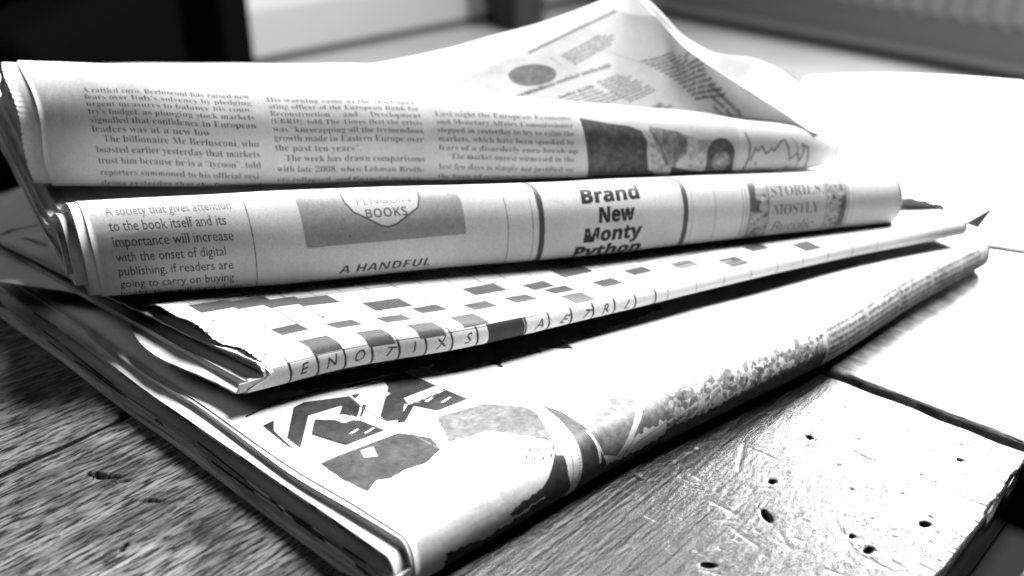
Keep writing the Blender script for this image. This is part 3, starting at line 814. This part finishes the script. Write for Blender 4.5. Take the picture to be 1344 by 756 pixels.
def plank(parent, s0, s1, n0, n1, mat, cross=False, res=0.004, dents=(), scr=(), seed=0):
    """a board of the table top between s0..s1 (along E1) and n0..n1 (along E2)"""
    nx, ny = max(2, int((s1 - s0) / res)), max(2, int((n1 - n0) / res))
    xs, ys = np.linspace(s0, s1, nx), np.linspace(n0, n1, ny)
    if not cross and res < 0.002:      # finer grid over the stretch that shows wear
        xs = np.concatenate([np.linspace(s0, 0.03, 40)[:-1], np.arange(0.03, s1 - 0.0001, res), [s1]]); nx = len(xs)
    X, Y = np.meshgrid(xs, ys, indexing='ij')
    ed = np.minimum(np.minimum(X - s0, s1 - X), np.minimum(Y - n0, n1 - Y))
    rag = 0.00035 * (np.sin(X * 310 + seed) + np.sin(Y * 270 + seed * 2) + np.sin(X * 95 + Y * 130)) + 0.0004
    r = 0.0012
    Z = -np.clip(r - ed + np.maximum(rag, 0) * (ed < 0.003), 0, r) ** 2 / r
    r0 = np.random.default_rng(seed)
    if res < 0.002:
        Z += -0.0001 * np.abs(np.sin(Y * 900 + 2.5 * np.sin(X * 26 + seed)) * np.sin(X * 51 + Y * 210))
    for (x, y, rx, ry, an, dp) in dents:
        ca, sa = math.cos(an), math.sin(an)
        u = ((X - x) * ca + (Y - y) * sa) / rx; v = (-(X - x) * sa + (Y - y) * ca) / ry
        wv = 1 + 0.25 * np.sin(X * 2300) * np.sin(Y * 1900)
        Z -= dp * np.exp(-(u * u + v * v) ** 3 * wv)
    for (x0_, y0_, x1_, y1_, wd, dp) in scr:
        dx, dy = x1_ - x0_, y1_ - y0_; ll = math.hypot(dx, dy)
        tt = ((X - x0_) * dx + (Y - y0_) * dy) / ll / ll
        dd = np.abs((X - x0_) * dy - (Y - y0_) * dx) / ll
        Z -= dp * np.exp(-(dd / wd) ** 2) * (np.clip(tt, 0, 1) == tt) * np.clip(np.minimum(tt, 1 - tt) * 6, 0, 1)
    idx = np.arange(nx * ny).reshape(nx, ny)
    vx = (E1[0] * X + E2[0] * Y); vy = (E1[1] * X + E2[1] * Y)
    # local frame of the board: x along its grain
    cs, cn = (s0 + s1) / 2, (n0 + n1) / 2
    if cross:
        lx, ly = (Y - cn), (X - cs)
    else:
        lx, ly = (X - cs), (Y - cn) * 1.0
        ly = -ly
    top = np.stack([lx, ly, Z], -1).reshape(-1, 3)
    f = np.stack([idx[:-1, :-1], idx[1:, :-1], idx[1:, 1:], idx[:-1, 1:]], -1).reshape(-1, 4)
    border = np.concatenate([idx[:, 0], idx[-1, 1:], idx[::-1, -1][1:], idx[0, ::-1][1:-1]])
    nb = len(border)
    low = top[border].copy(); low[:, 2] = -0.022
    verts = np.concatenate([top, low])
    base = nx * ny
    k = np.arange(nb); k2 = (k + 1) % nb
    side = np.stack([border[k], base + k, base + k2, border[k2]], -1)
    me = bpy.data.meshes.new('plank')
    allf = f.tolist() + side.tolist() + [list(range(base + nb - 1, base - 1, -1))]
    me.from_pydata(verts.tolist(), [], allf)
    bm = bmesh.new(); bm.from_mesh(me); bmesh.ops.recalc_face_normals(bm, faces=bm.faces); bm.to_mesh(me); bm.free()
    o = link_mesh('plank', me, mat, None)
    c = E1 * cs + E2 * cn
    ang = math.atan2(E1[1], E1[0]) if not cross else math.atan2(E2[1], E2[0])
    o.location = (c[0], c[1], 0)
    o.rotation_euler = (0, 0, ang)
    o.parent = parent
    return o


table = tag(empty('table'), 'old scratched wooden plank table under the newspapers', 'table')


def pn(px, py):
    p = at(px, py, 0)[0][:2]
    return float(p @ E1), float(p @ E2)


r1 = np.random.default_rng(11)
dentsR, scrR = [], []
for (px, py, rx, ry, an, dp) in [(1013, 632, .0011, .0007, .3, .004), (1006, 677, .0026, .0009, -.9, .005), (1214, 688, .0013, .0009, .3, .005),
                                 (1140, 722, .0016, .0009, .2, .004), (930, 742, .0020, .0008, .9, .004), (1260, 604, .0006, .0005, 0, .003),
                                 (1118, 704, .0007, .0005, 0, .003), (1062, 574, .0006, .0012, .5, .002), (1100, 610, .0005, .0003, 0, .0008),
                                 (1310, 650, .0006, .0004, 0, .0008), (1085, 660, .0004, .0003, 0, .0006)]:
    s, n = pn(px, py); dentsR.append((s, n, rx, ry, an, dp))
for i in range(60):
    s, n = pn(r1.uniform(820, 1330), r1.uniform(520, 756)); dentsR.append((s, n, r1.uniform(.0002, .0006), r1.uniform(.0002, .0005), 0, r1.uniform(.0002, .0007)))
for i in range(52):
    x0, y0 = r1.uniform(760, 1300), r1.uniform(560, 750)
    an = r1.choice([r1.normal(.42, .12), r1.uniform(-1.5, 1.5)]); ll = r1.uniform(15, 70)
    a_, b_ = pn(x0, y0), pn(x0 + ll * math.cos(an), y0 + ll * math.sin(an))
    scrR.append((*a_, *b_, r1.uniform(.00018, .00040), r1.uniform(.00010, .00028)))
# a faint ring mark
cx_, cy_ = pn(1259, 716)
ring = []
for i in range(14):
    a0, a1 = i / 14 * 2 * math.pi, (i + 1) / 14 * 2 * math.pi
    if i % 5 == 3: continue
    ring.append((cx_ + .0028 * math.cos(a0), cy_ + .0028 * math.sin(a0), cx_ + .0028 * math.cos(a1), cy_ + .0028 * math.sin(a1), .0002, .0003))
scrR += ring
dentsL, scrL = [], []
for (px, py, rx, ry, an, dp) in [(127, 622, .0034, .0010, .83, .0045), (140, 626, .0045, .0008, .72, .004), (160, 632, .0030, .0005, .60, .003), (164, 716, .0009, .0007, .4, .004), (160, 721, .0005, .0012, .4, .003), (197, 657, .0040, .0008, .8, .003),
                                 (20, 660, .0018, .0004, .1, .001), (12, 598, .0018, .0004, -.6, .0009), (25, 690, .0016, .0004, -.6, .0008)]:
    s, n = pn(px, py); dentsL.append((s, n, rx, ry, an, dp))
for i in range(30):
    s, n = pn(r1.uniform(0, 280), r1.uniform(520, 756)); dentsL.append((s, n, r1.uniform(.0004, .0016), r1.uniform(.0002, .0004), 0, r1.uniform(.0003, .0007)))
for i in range(16):
    x0, y0 = r1.uniform(0, 250), r1.uniform(580, 750)
    an = r1.uniform(-1.5, 1.5); ll = r1.uniform(15, 50)
    a_, b_ = pn(x0, y0), pn(x0 + ll * math.cos(an), y0 + ll * math.sin(an))
    scrL.append((*a_, *b_, r1.uniform(.00018, .0003), r1.uniform(.0001, .00025)))

WM = [wood_mat('pale_worn_wood', 1, 0.78, 0.5, 0.7, 0.25), wood_mat('grey_worn_wood', 2, 0.78, 0.5, 0.7, 0.25), wood_mat('dull_wood', 3, 0.6), wood_mat('dark_polished_wood', 4, 0.03, 0.10, 0.22, 0.38, 0.34), wood_mat('end_board_wood', 5, 0.8, 0.2, 0.4, 0.7)]
plank(table, -0.35, 0.3175, -0.400, -0.3006, WM[0], res=0.0016, seed=1, dents=dentsL)
plank(table, -0.35, 0.3175, -0.2975, -0.1757, WM[1], res=0.0006, seed=2, dents=dentsL, scr=scrL)
plank(table, -0.35, 0.3175, -0.1749, -0.0540, WM[3], res=0.0006, seed=3, dents=dentsR, scr=scrR)
plank(table, -0.35, 0.3175, -0.0380, 0.0900, WM[2], res=0.004, seed=4)
plank(table, 0.3220, 0.5812, -0.400, 0.0900, WM[4], cross=True, res=0.0018, seed=5)
plank(table, 0.5815, 0.7100, -0.400, 0.0900, WM[4], cross=True, res=0.004, seed=7)


def box(name, cx, cy, cz, sx, sy, sz, mat, parent=None, rot=0.0, bevel=0.0):
    bm = bmesh.new()
    bmesh.ops.create_cube(bm, size=1.0, matrix=Matrix.Diagonal((sx, sy, sz, 1)))
    if bevel:
        bmesh.ops.bevel(bm, geom=bm.edges[:], offset=bevel, segments=3, affect='EDGES', profile=0.5)
    me = bpy.data.meshes.new(name); bm.to_mesh(me); bm.free()
    o = link_mesh(name, me, mat, None, smooth=False)
    o.location = (cx, cy, cz); o.rotation_euler = (0, 0, rot)
    if parent is not None: o.parent = parent
    return o


RT = math.radians(47.5)
dark_wood = grey_mat('dark_table_frame', 0.012, 0.8, 0.1)
gc = E1 * -0.0165 + E2 * -0.29905
box('joint_shade', gc[0], gc[1], -0.0062, 0.667, 0.0034, 0.009, grey_mat('joint_shade', 0.006, 0.95, 0.05), table, RT)  # dark filler strip added to stand in for shade inside the plank joint
for n in (-0.34, -0.046, 0.05):
    c = E1 * 0.18 + E2 * n
    box('rail', c[0], c[1], -0.052, 1.04, 0.05, 0.05, dark_wood, table, RT)
for s in (-0.30, 0.66):
    for n in (-0.36, 0.05):
        c = E1 * s + E2 * n
        box('leg', c[0], c[1], -0.415, 0.045, 0.045, 0.67, dark_wood, table, RT, 0.004)

# ------------------------------------------------------------------ the newspapers
EDGE = edge_mat('page_edges', 0.62)
EDGE_D = edge_mat('page_edges_dark', 0.5)
EDGE_P = edge_mat('page_edges_printed', 0.6, 1800, True)
EDGE_S = edge_mat('page_edges_smooth', 0.6, 1200, False, 0.85)
PLAIN = paper_mat('newsprint', None, 0.66)
SHADEP = paper_mat('grey_shaded_newsprint', None, 0.16)  # darker newsprint, with the shade on the camera-facing tips put into its colour
THIN = paper_mat('thin_newsprint', None, 0.74, thin=0.5)

# --- bottom newspaper: its fold runs from the near corner back to the right
rollD = Roll([(530, 700, 772, 0.001, 0.50), (670, 610, 690, 0.001, 0.65), (800, 542, 614, 0.001, 0.7), (950, 472, 540, 0.001, 0.7),
              (1080, 417, 476, 0.001, 0.7), (1180, 361, 412, 0.001, 0.7), (1284, 312, 352, 0.001, 0.8)],
             (-0.186, 0.169), (-0.20, 0.30), 0.34, 0.85, 0.06, uvlen=0.3176, seed=3, wob=0.0004)
newsD = tag(empty('folded_newspaper', tuple(rollD.interp(np.array([0.5]))[0][:2]) + (0.001,)),
            'thickest newspaper at the bottom of the pile, its rounded fold printed with a cartoon cover', 'newspaper', 'folded newspapers in the pile')
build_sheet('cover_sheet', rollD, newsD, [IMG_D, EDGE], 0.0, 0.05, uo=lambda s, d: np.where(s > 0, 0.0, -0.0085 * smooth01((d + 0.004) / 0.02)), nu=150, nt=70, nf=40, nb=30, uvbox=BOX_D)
for i, (qa, qb, ot, ob, em) in enumerate([(0.065, 0.36, -0.0014, -0.0072, EDGE_S), (0.38, 0.52, -0.0052, -0.0064, EDGE_P), (0.55, 0.67, -0.0040, -0.0050, EDGE_D), (0.70, 0.82, -0.0016, -0.0062, EDGE_P)]):
    build_sheet('page_bundle', rollD, newsD, [PLAIN, em], qa, qb, uo=lambda s, d, a=ot, b=ob: np.where(s > 0, a, b) - 0.0005 * np.sin(s * 60 + a * 999),
                ur=lambda s, d, k=i: 0 * s - 0.002 * k, nu=60)

# --- crossword newspaper lying across it
rollC = Roll([(340, 470, 512, 0.0235, 0.8), (450, 444, 484, 0.0245, 0.8), (600, 423, 458, 0.0255, 0.8), (800, 387, 412, 0.0255, 0.8), (960, 352, 373, 0.0240, 0.8),
              (1120, 316, 336, 0.0220, 0.8), (1262, 286, 309, 0.0200, 0.8)], (-0.060, 0.050), (-0.10, 0.22), 0.17, 0.8, 0.03, uvlen=0.3133, seed=5, wob=0.0004)
newsC = tag(empty('folded_newspaper', tuple(rollC.interp(np.array([0.5]))[0][:2]) + (0.02,)),
            'thin newspaper with a crossword grid and torn pinked edge, second from the bottom', 'newspaper', 'folded newspapers in the pile')


def lift_edge(P, U, S, dep):
    near = np.exp(-np.clip(U * rollC.len + 0.004, 0, None) / 0.022)
    P[..., 2] += (0.0055 * np.exp(-((dep - 0.040) / 0.020) ** 2) + 0.0010 * np.sin(dep * 260)) * near * (S > 0.004)
    return P


def tip(s, d):
    # the lower lip of the fold sticks out past the torn upper sheet
    return np.where(s > 0.001, -0.002 * np.sin(d * 40) + 0.0015 * np.exp(-((d - 0.012) / 0.006) ** 2), np.where(d < 0.006, -0.0065 * smooth01((0.001 - s) / 0.004), -0.004))


build_sheet('crossword_sheet', rollC, newsC, [IMG_C, EDGE], 0.0, 0.06, uo=tip, nu=130, nt=150, nf=24, nb=10,
            uvbox=BOX_C, tearL=0.0008, curl=lift_edge)
build_sheet('under_sheet', rollC, newsC, [PLAIN, EDGE], 0.10, 0.24, uo=lambda s, d: np.where(s > 0, -0.001 - 0.05 * d, -0.009 - 0.10 * d * np.sin(d * 55)), nu=60, nt=60, nb=40, tearL=0.0004)
build_sheet('page_bundle', rollC, newsC, [PLAIN, EDGE], 0.30, 0.80, uo=lambda s, d: np.where(s > 0, 0.0, -0.005), nu=50)

# --- book-page newspaper, rolled thick
rollB = Roll([(117, 268, 389, 0.0345, 0.62), (330, 256, 374, 0.0345, 0.62), (560, 248, 352, 0.0335, 0.62), (760, 243, 335, 0.0320, 0.62), (960, 236, 313, 0.0300, 0.62),
              (1120, 232, 296, 0.0280, 0.65), (1172, 231, 291, 0.0275, 0.65)], (-0.107, 0.172), (-0.05, 0.2), 0.20, 0.60, 0.04, box=0.65, uvlen=0.3322, seed=8, wob=0.0005)
newsB = tag(empty('folded_newspaper', tuple(rollB.interp(np.array([0.5]))[0][:2]) + (0.03,)),
            'thick folded newspaper showing a row of old book covers, under the top newspaper', 'newspaper', 'folded newspapers in the pile')
build_sheet('book_page_sheet', rollB, newsB, [IMG_B, EDGE], 0.0, 0.025, nu=150, nt=60, nf=44, uvbox=BOX_B,
            uo=lambda s, d: -0.0 * s, ur=lambda s, d: -0.003 * (s / 0.02) ** 2 * (d < 0.001))
for i, (qa, qb, o) in enumerate([(0.03, 0.25, -0.0035), (0.265, 0.50, -0.0075), (0.52, 0.86, -0.0095)]):
    build_sheet('page_bundle', rollB, newsB, [PLAIN, EDGE], qa, qb, uo=lambda s, d, o=o: o + 0 * s, ur=lambda s, d: 0 * s - 0.004, nu=60)

# --- top newspaper
rollA = Roll([(48, 84, 237, 0.0575, 0.85), (200, 90, 237, 0.0570, 0.85), (330, 104, 234, 0.0562, 0.85), (560, 122, 230, 0.0545, 0.8), (760, 140, 229, 0.0525, 0.8),
              (960, 158, 222, 0.0500, 0.7), (1070, 171, 217, 0.0485, 0.7), (1096, 184, 212, 0.0480, 0.7)], (-0.12, 0.20), (-0.05, 0.2), 0.16, 0.25, 0.09, box=0.28, uvlen=0.3337, seed=12, wob=0.0005)
newsA = tag(empty('folded_newspaper', tuple(rollA.interp(np.array([0.5]))[0][:2]) + (0.055,)),
            'topmost newspaper of the pile, three text columns and a photograph on its loose fold', 'newspaper', 'folded newspapers in the pile')
build_sheet('front_page_sheet', rollA, newsA, [IMG_A, EDGE], 0.0, 0.02, nu=150, nt=60, nf=50, uvbox=BOX_A, uo=lambda s, d: -0.001 + 0.001 * np.sin(s * 150))
build_sheet('inner_sheet', rollA, newsA, [PLAIN, EDGE], 0.035, 0.055, nu=80, nt=80, nf=120, uo=lambda s, d: -0.0085 + 0.0006 * np.sin(s * 200), tearL=0.0006, ur=lambda s, d: 0 * s - 0.004)
build_sheet('inner_sheet', rollA, newsA, [PLAIN, EDGE], 0.075, 0.12, nu=60, nt=60, uo=lambda s, d: -0.0045 + 0 * s, ur=lambda s, d: 0 * s - 0.006)


def ruled(name, base, topp, mats, parent, nu=80, nv=50, bulge=0.004, uvf=None, seed=1, thick=0.0004, wav=1.0):
    """one leaf of paper stretched between two lines of points, slightly bowed and crumpled"""
    def line(pts, n):
        pts = np.array(pts); d = np.concatenate([[0], np.cumsum(np.linalg.norm(np.diff(pts, axis=0), axis=1))])
        t = np.linspace(0, d[-1], n)
        q = np.stack([np.interp(t, d, pts[:, k]) for k in range(3)], -1)
        for _ in range(2):
            q[1:-1] = (q[:-2] + 2 * q[1:-1] + q[2:]) / 4
        return q
    B, T = line(base, nu), line(topp, nu)
    v = np.linspace(0, 1, nv)[None, :, None]
    P = B[:, None] * (1 - v) + T[:, None] * v
    uu = np.linspace(0, 1, nu)[:, None]; vv = np.linspace(0, 1, nv)[None]
    P[..., 2] += bulge * np.sin(vv * math.pi) + wav * (0.0012 * np.sin(uu * 21 + vv * 5 + seed) * vv + 0.0008 * np.sin(uu * 37 - vv * 9 + seed * 2) * vv * (1 - vv) * 3)
    nrm = np.cross(np.gradient(P, axis=0), np.gradient(P, axis=1)); nrm /= np.linalg.norm(nrm, axis=2, keepdims=True) + 1e-12
    P2 = P - nrm * thick
    n = nu * nv; idx = np.arange(n).reshape(nu, nv)
    a = np.stack([idx[:-1, :-1], idx[1:, :-1], idx[1:, 1:], idx[:-1, 1:]], -1).reshape(-1, 4)
    caps = []
    for r, f in ((idx[0], 0), (idx[-1], 1), (idx[:, 0], 1), (idx[:, -1], 0)):
        c = np.stack([r[:-1], r[:-1] + n, r[1:] + n, r[1:]], -1); caps.append(c[:, ::-1] if not f else c)
    me = bpy.data.meshes.new(name)
    me.from_pydata(np.concatenate([P.reshape(-1, 3), P2.reshape(-1, 3)]).tolist(), [], np.concatenate([a, a[:, ::-1] + n] + caps).tolist())
    uvl = me.uv_layers.new(name='UVMap')
    li = np.zeros(len(me.loops), dtype=np.int32); me.loops.foreach_get('vertex_index', li)
    if uvf is not None:
        q = uvf(P.reshape(-1, 3)); q = np.concatenate([q, q * 0 - 9])
    else:
        q = np.zeros((2 * n, 2))
    uvl.data.foreach_set('uv', q[li].astype(np.float32).ravel())
    return link_mesh(name, me, mats, parent), P


def pts(*l):
    return [at(x, y, z)[0] for x, y, z in l]


flap_base = pts((322, 128, .082), (480, 145, .080), (640, 156, .077), (760, 162, .073), (860, 166, .069), (960, 174, .064), (1030, 182, .060), (1092, 192, .056))
flap_top = pts((322, 104, .084), (480, 83, .088), (600, 62, .092), (700, 33, .099), (770, 6, .107), (826, -14, .112), (900, 62, .098), (985, 122, .082), (1068, 178, .064))
F0 = np.array(at(640, 165, .077)[0]); FX = np.array(at(1000, 178, .062)[0]) - F0; FX /= np.linalg.norm(FX)
FT = np.array(at(826, -5, .112)[0]) - F0; FY = FT - FX * (FT @ FX); FY /= np.linalg.norm(FY)


def flap_uv(P):
    d = P - F0
    x, y = d @ FX, d @ FY
    x0, x1, y0, y1 = BOX_F
    return np.stack([(x - x0) / (x1 - x0), (y - y0) / (y1 - y0)], -1)


flap_o, flapP = ruled('raised_page', flap_base, flap_top, [IMG_F], newsA, uvf=flap_uv, seed=2, nu=100, bulge=0.0012, wav=0.6)
back_base = pts((560, 140, .060), (760, 150, .058), (900, 150, .056), (1000, 160, .05), (1060, 176, .046), (1096, 196, .042))
back_top = pts((560, 72, .085), (700, 36, .094), (775, 4, .104), (834, -16, .110), (890, 44, .098), (935, 66, .088), (985, 79, .076), (1025, 92, .064), (1065, 120, .054), (1100, 160, .046))
ruled('raised_page', back_base, back_top, [THIN], newsA, bulge=0.0, seed=6)

# --- the loose newspaper lying on the table behind the pile
lz = 0.004
def loose():
    nu, nv = 90, 60
    c = np.array([0.335, 0.575]); ax = np.array([math.cos(-0.42), math.sin(-0.42)]); ay = np.array([-ax[1], ax[0]])
    u = np.linspace(-0.17, 0.20, nu)[:, None]; v = np.linspace(-0.17, 0.15, nv)[None]
    Z = 0.0012 + 0.013 * np.exp(-((v - 0.07) / 0.06) ** 2) * np.clip(1 - (np.abs(u - 0.01) / 0.19) ** 2, 0, 1) + 0.0008 * np.sin(u * 24 + v * 11) * np.sin(v * 19)
    Z = np.maximum(Z, 0.0006)
    vw = v * (1 - 0.35 * np.clip((np.abs(u - 0.01) / 0.19), 0, 1) ** 3 * (v > 0))
    X = c[0] + ax[0] * u + ay[0] * vw; Y = c[1] + ax[1] * u + ay[1] * vw
    P = np.stack([X, Y, Z + 0 * X], -1).reshape(-1, 3)
    Q = P.copy(); Q[:, 2] -= 0.0004
    n = nu * nv; idx = np.arange(n).reshape(nu, nv)
    a = np.stack([idx[:-1, :-1], idx[1:, :-1], idx[1:, 1:], idx[:-1, 1:]], -1).reshape(-1, 4)
    caps = []
    for r, f in ((idx[0], 0), (idx[-1], 1), (idx[:, 0], 1), (idx[:, -1], 0)):
        cc = np.stack([r[:-1], r[:-1] + n, r[1:] + n, r[1:]], -1); caps.append(cc[:, ::-1] if not f else cc)
    me = bpy.data.meshes.new('loose_newspaper')
    me.from_pydata(np.concatenate([P, Q]).tolist(), [], np.concatenate([a, a[:, ::-1] + n] + caps).tolist())
    uvl = me.uv_layers.new(name='UVMap')
    li = np.zeros(len(me.loops), dtype=np.int32); me.loops.foreach_get('vertex_index', li)
    U = np.repeat((u - u.min()) / (u.max() - u.min()), nv, 1).ravel(); V = np.repeat((v - v.min()) / (v.max() - v.min()), nu, 0).ravel()
    q = np.stack([U, V], -1); q = np.concatenate([q, q])
    uvl.data.foreach_set('uv', q[li].astype(np.float32).ravel())
    return link_mesh('loose_newspaper', me, [IMG_L])
loose_o = loose()
tag(loose_o, 'loose pale newspaper lying flat on the table behind the pile', 'newspaper')

# a page corner and a curled scrap poking out at the far right end of the pile
ruled('page_corner', pts((1266, 293, .0225), (1275, 297, .0215), (1284, 300, .0210)), pts((1299, 274, .0300), (1300, 275, .0300), (1301, 277, .0295)), [SHADEP], newsC, nu=8, nv=12, bulge=0.0, seed=3, wav=0.0)
ruled('page_corner', pts((1180, 279, .0245), (1205, 281, .0240), (1238, 283, .0235)), pts((1181, 259, .0330), (1205, 262, .0320), (1240, 271, .0285)), [SHADEP], newsB, nu=20, nv=14, bulge=0.001, seed=4, wav=0.3)


# ------------------------------------------------------------------ the room behind
FZ = -0.75
bm = bmesh.new()
bmesh.ops.create_grid(bm, x_segments=1, y_segments=1, size=5.0)
me = bpy.data.meshes.new('floor'); bm.to_mesh(me); bm.free()
fl = link_mesh('floor', me, grey_mat('floor_lino', 0.20, 0.7, 0.2, 0.08, 4), smooth=False); fl.location = (0, 2.2, FZ)
tag(fl, 'pale grey floor beyond the table', kind='structure')

wall_m = grey_mat('wall_paint', 0.32, 0.8, 0.1, 0.04, 3)
skirt_m = grey_mat('skirting_paint', 0.22, 0.5, 0.3)
dark_m = grey_mat('dark_gap', 0.03, 0.8, 0.1)


def run(p0, p1):
    p0, p1 = np.array(p0, float), np.array(p1, float)
    d = p1 - p0
    return (p0 + p1) / 2, float(np.linalg.norm(d)), math.atan2(d[1], d[0])


CORN = np.array([0.375, 4.92])
for nm, end in (('wall_left', CORN + np.array([-1.03, -0.96]) * 2.2), ('wall_right', CORN + np.array([1.13, -1.17]) * 2.4)):
    c, L, a = run(CORN, end)
    nrm = np.array([-math.sin(a), math.cos(a)])
    if nrm[1] < 0: nrm = -nrm
    w = box(nm, *(c + nrm * 0.10), FZ + 1.25, L, 0.12, 2.5, wall_m, None, a)
    tag(w, 'pale painted wall at the back ' + ('left' if 'left' in nm else 'right') + ' of the room', kind='structure')
    s = box('skirting_board', *(c + nrm * 0.028), FZ + 0.115, L, 0.024, 0.17, skirt_m, None, a, 0.004)
    tag(s, 'painted skirting board along the foot of the ' + ('left' if 'left' in nm else 'right') + ' wall', kind='structure')
    g = box('skirting_gap', *(c + nrm * 0.032), FZ + 0.014, L, 0.020, 0.028, dark_m, None, a)
    tag(g, 'dark shadow gap under the skirting', kind='structure')

# ribbed radiator along the right wall
p0 = CORN + np.array([1.13, -1.17]) / 1.626 * 0.55
p1 = CORN + np.array([1.13, -1.17]) / 1.626 * 2.9
c, L, a = run(p0, p1)
nrm = np.array([math.sin(a), -math.cos(a)])
if nrm[1] > 0: nrm = -nrm
rad = tag(empty('radiator', (float(c[0] + nrm[0] * .06), float(c[1] + nrm[1] * .06), FZ)), 'long ribbed white radiator standing along the right wall', 'radiator')
rad.rotation_euler = (0, 0, a)
rm = grey_mat('radiator_paint', 0.13, 0.7, 0.2)
pm = box('back_panel', 0, 0.0, 0.50, L, 0.03, 0.62, rm, rad, 0, 0.006)
proto = None
nr = int(L / 0.075)
for i in range(nr):
    x = -L / 2 + 0.05 + i * (L - 0.1) / (nr - 1)
    if proto is None:
        proto = box('rib', x, -0.019, 0.51, 0.050, 0.012, 0.60, rm, rad, 0, 0.005)
    else:
        o = proto.copy(); COL.objects.link(o); o.location = (x, -0.019, 0.51); o.parent = rad

# dark post where the walls meet
t = tag(box('dark_post', 0.03, 4.35, FZ + 0.6, 0.16, 0.16, 1.2, grey_mat('post', 0.02, 0.7, 0.2), None, 0.7, 0.01), 'dark square post standing on the floor near the corner of the room', 'post')

# black armchair on the left
bl = grey_mat('black_upholstery', 0.001, 1.0, 0.0)
ch = tag(empty('armchair', (-1.15, 1.9, FZ)), 'black armchair standing beyond the left end of the table', 'armchair')
box('backrest', -0.06, 0.32, 0.725, 1.21, 0.22, 0.78, bl, ch, 0, 0.015)
box('seat', -0.10, -0.10, 0.30, 0.90, 0.75, 0.26, bl, ch, 0, 0.05)
for x in (-0.52, 0.38):
    box('armrest', x, -0.10, 0.40, 0.16, 0.78, 0.46, bl, ch, 0, 0.04)
for x in (-0.45, 0.32):
    for y in (-0.42, 0.30):
        box('leg', x, y, 0.085, 0.05, 0.05, 0.17, bl, ch, 0, 0.005)
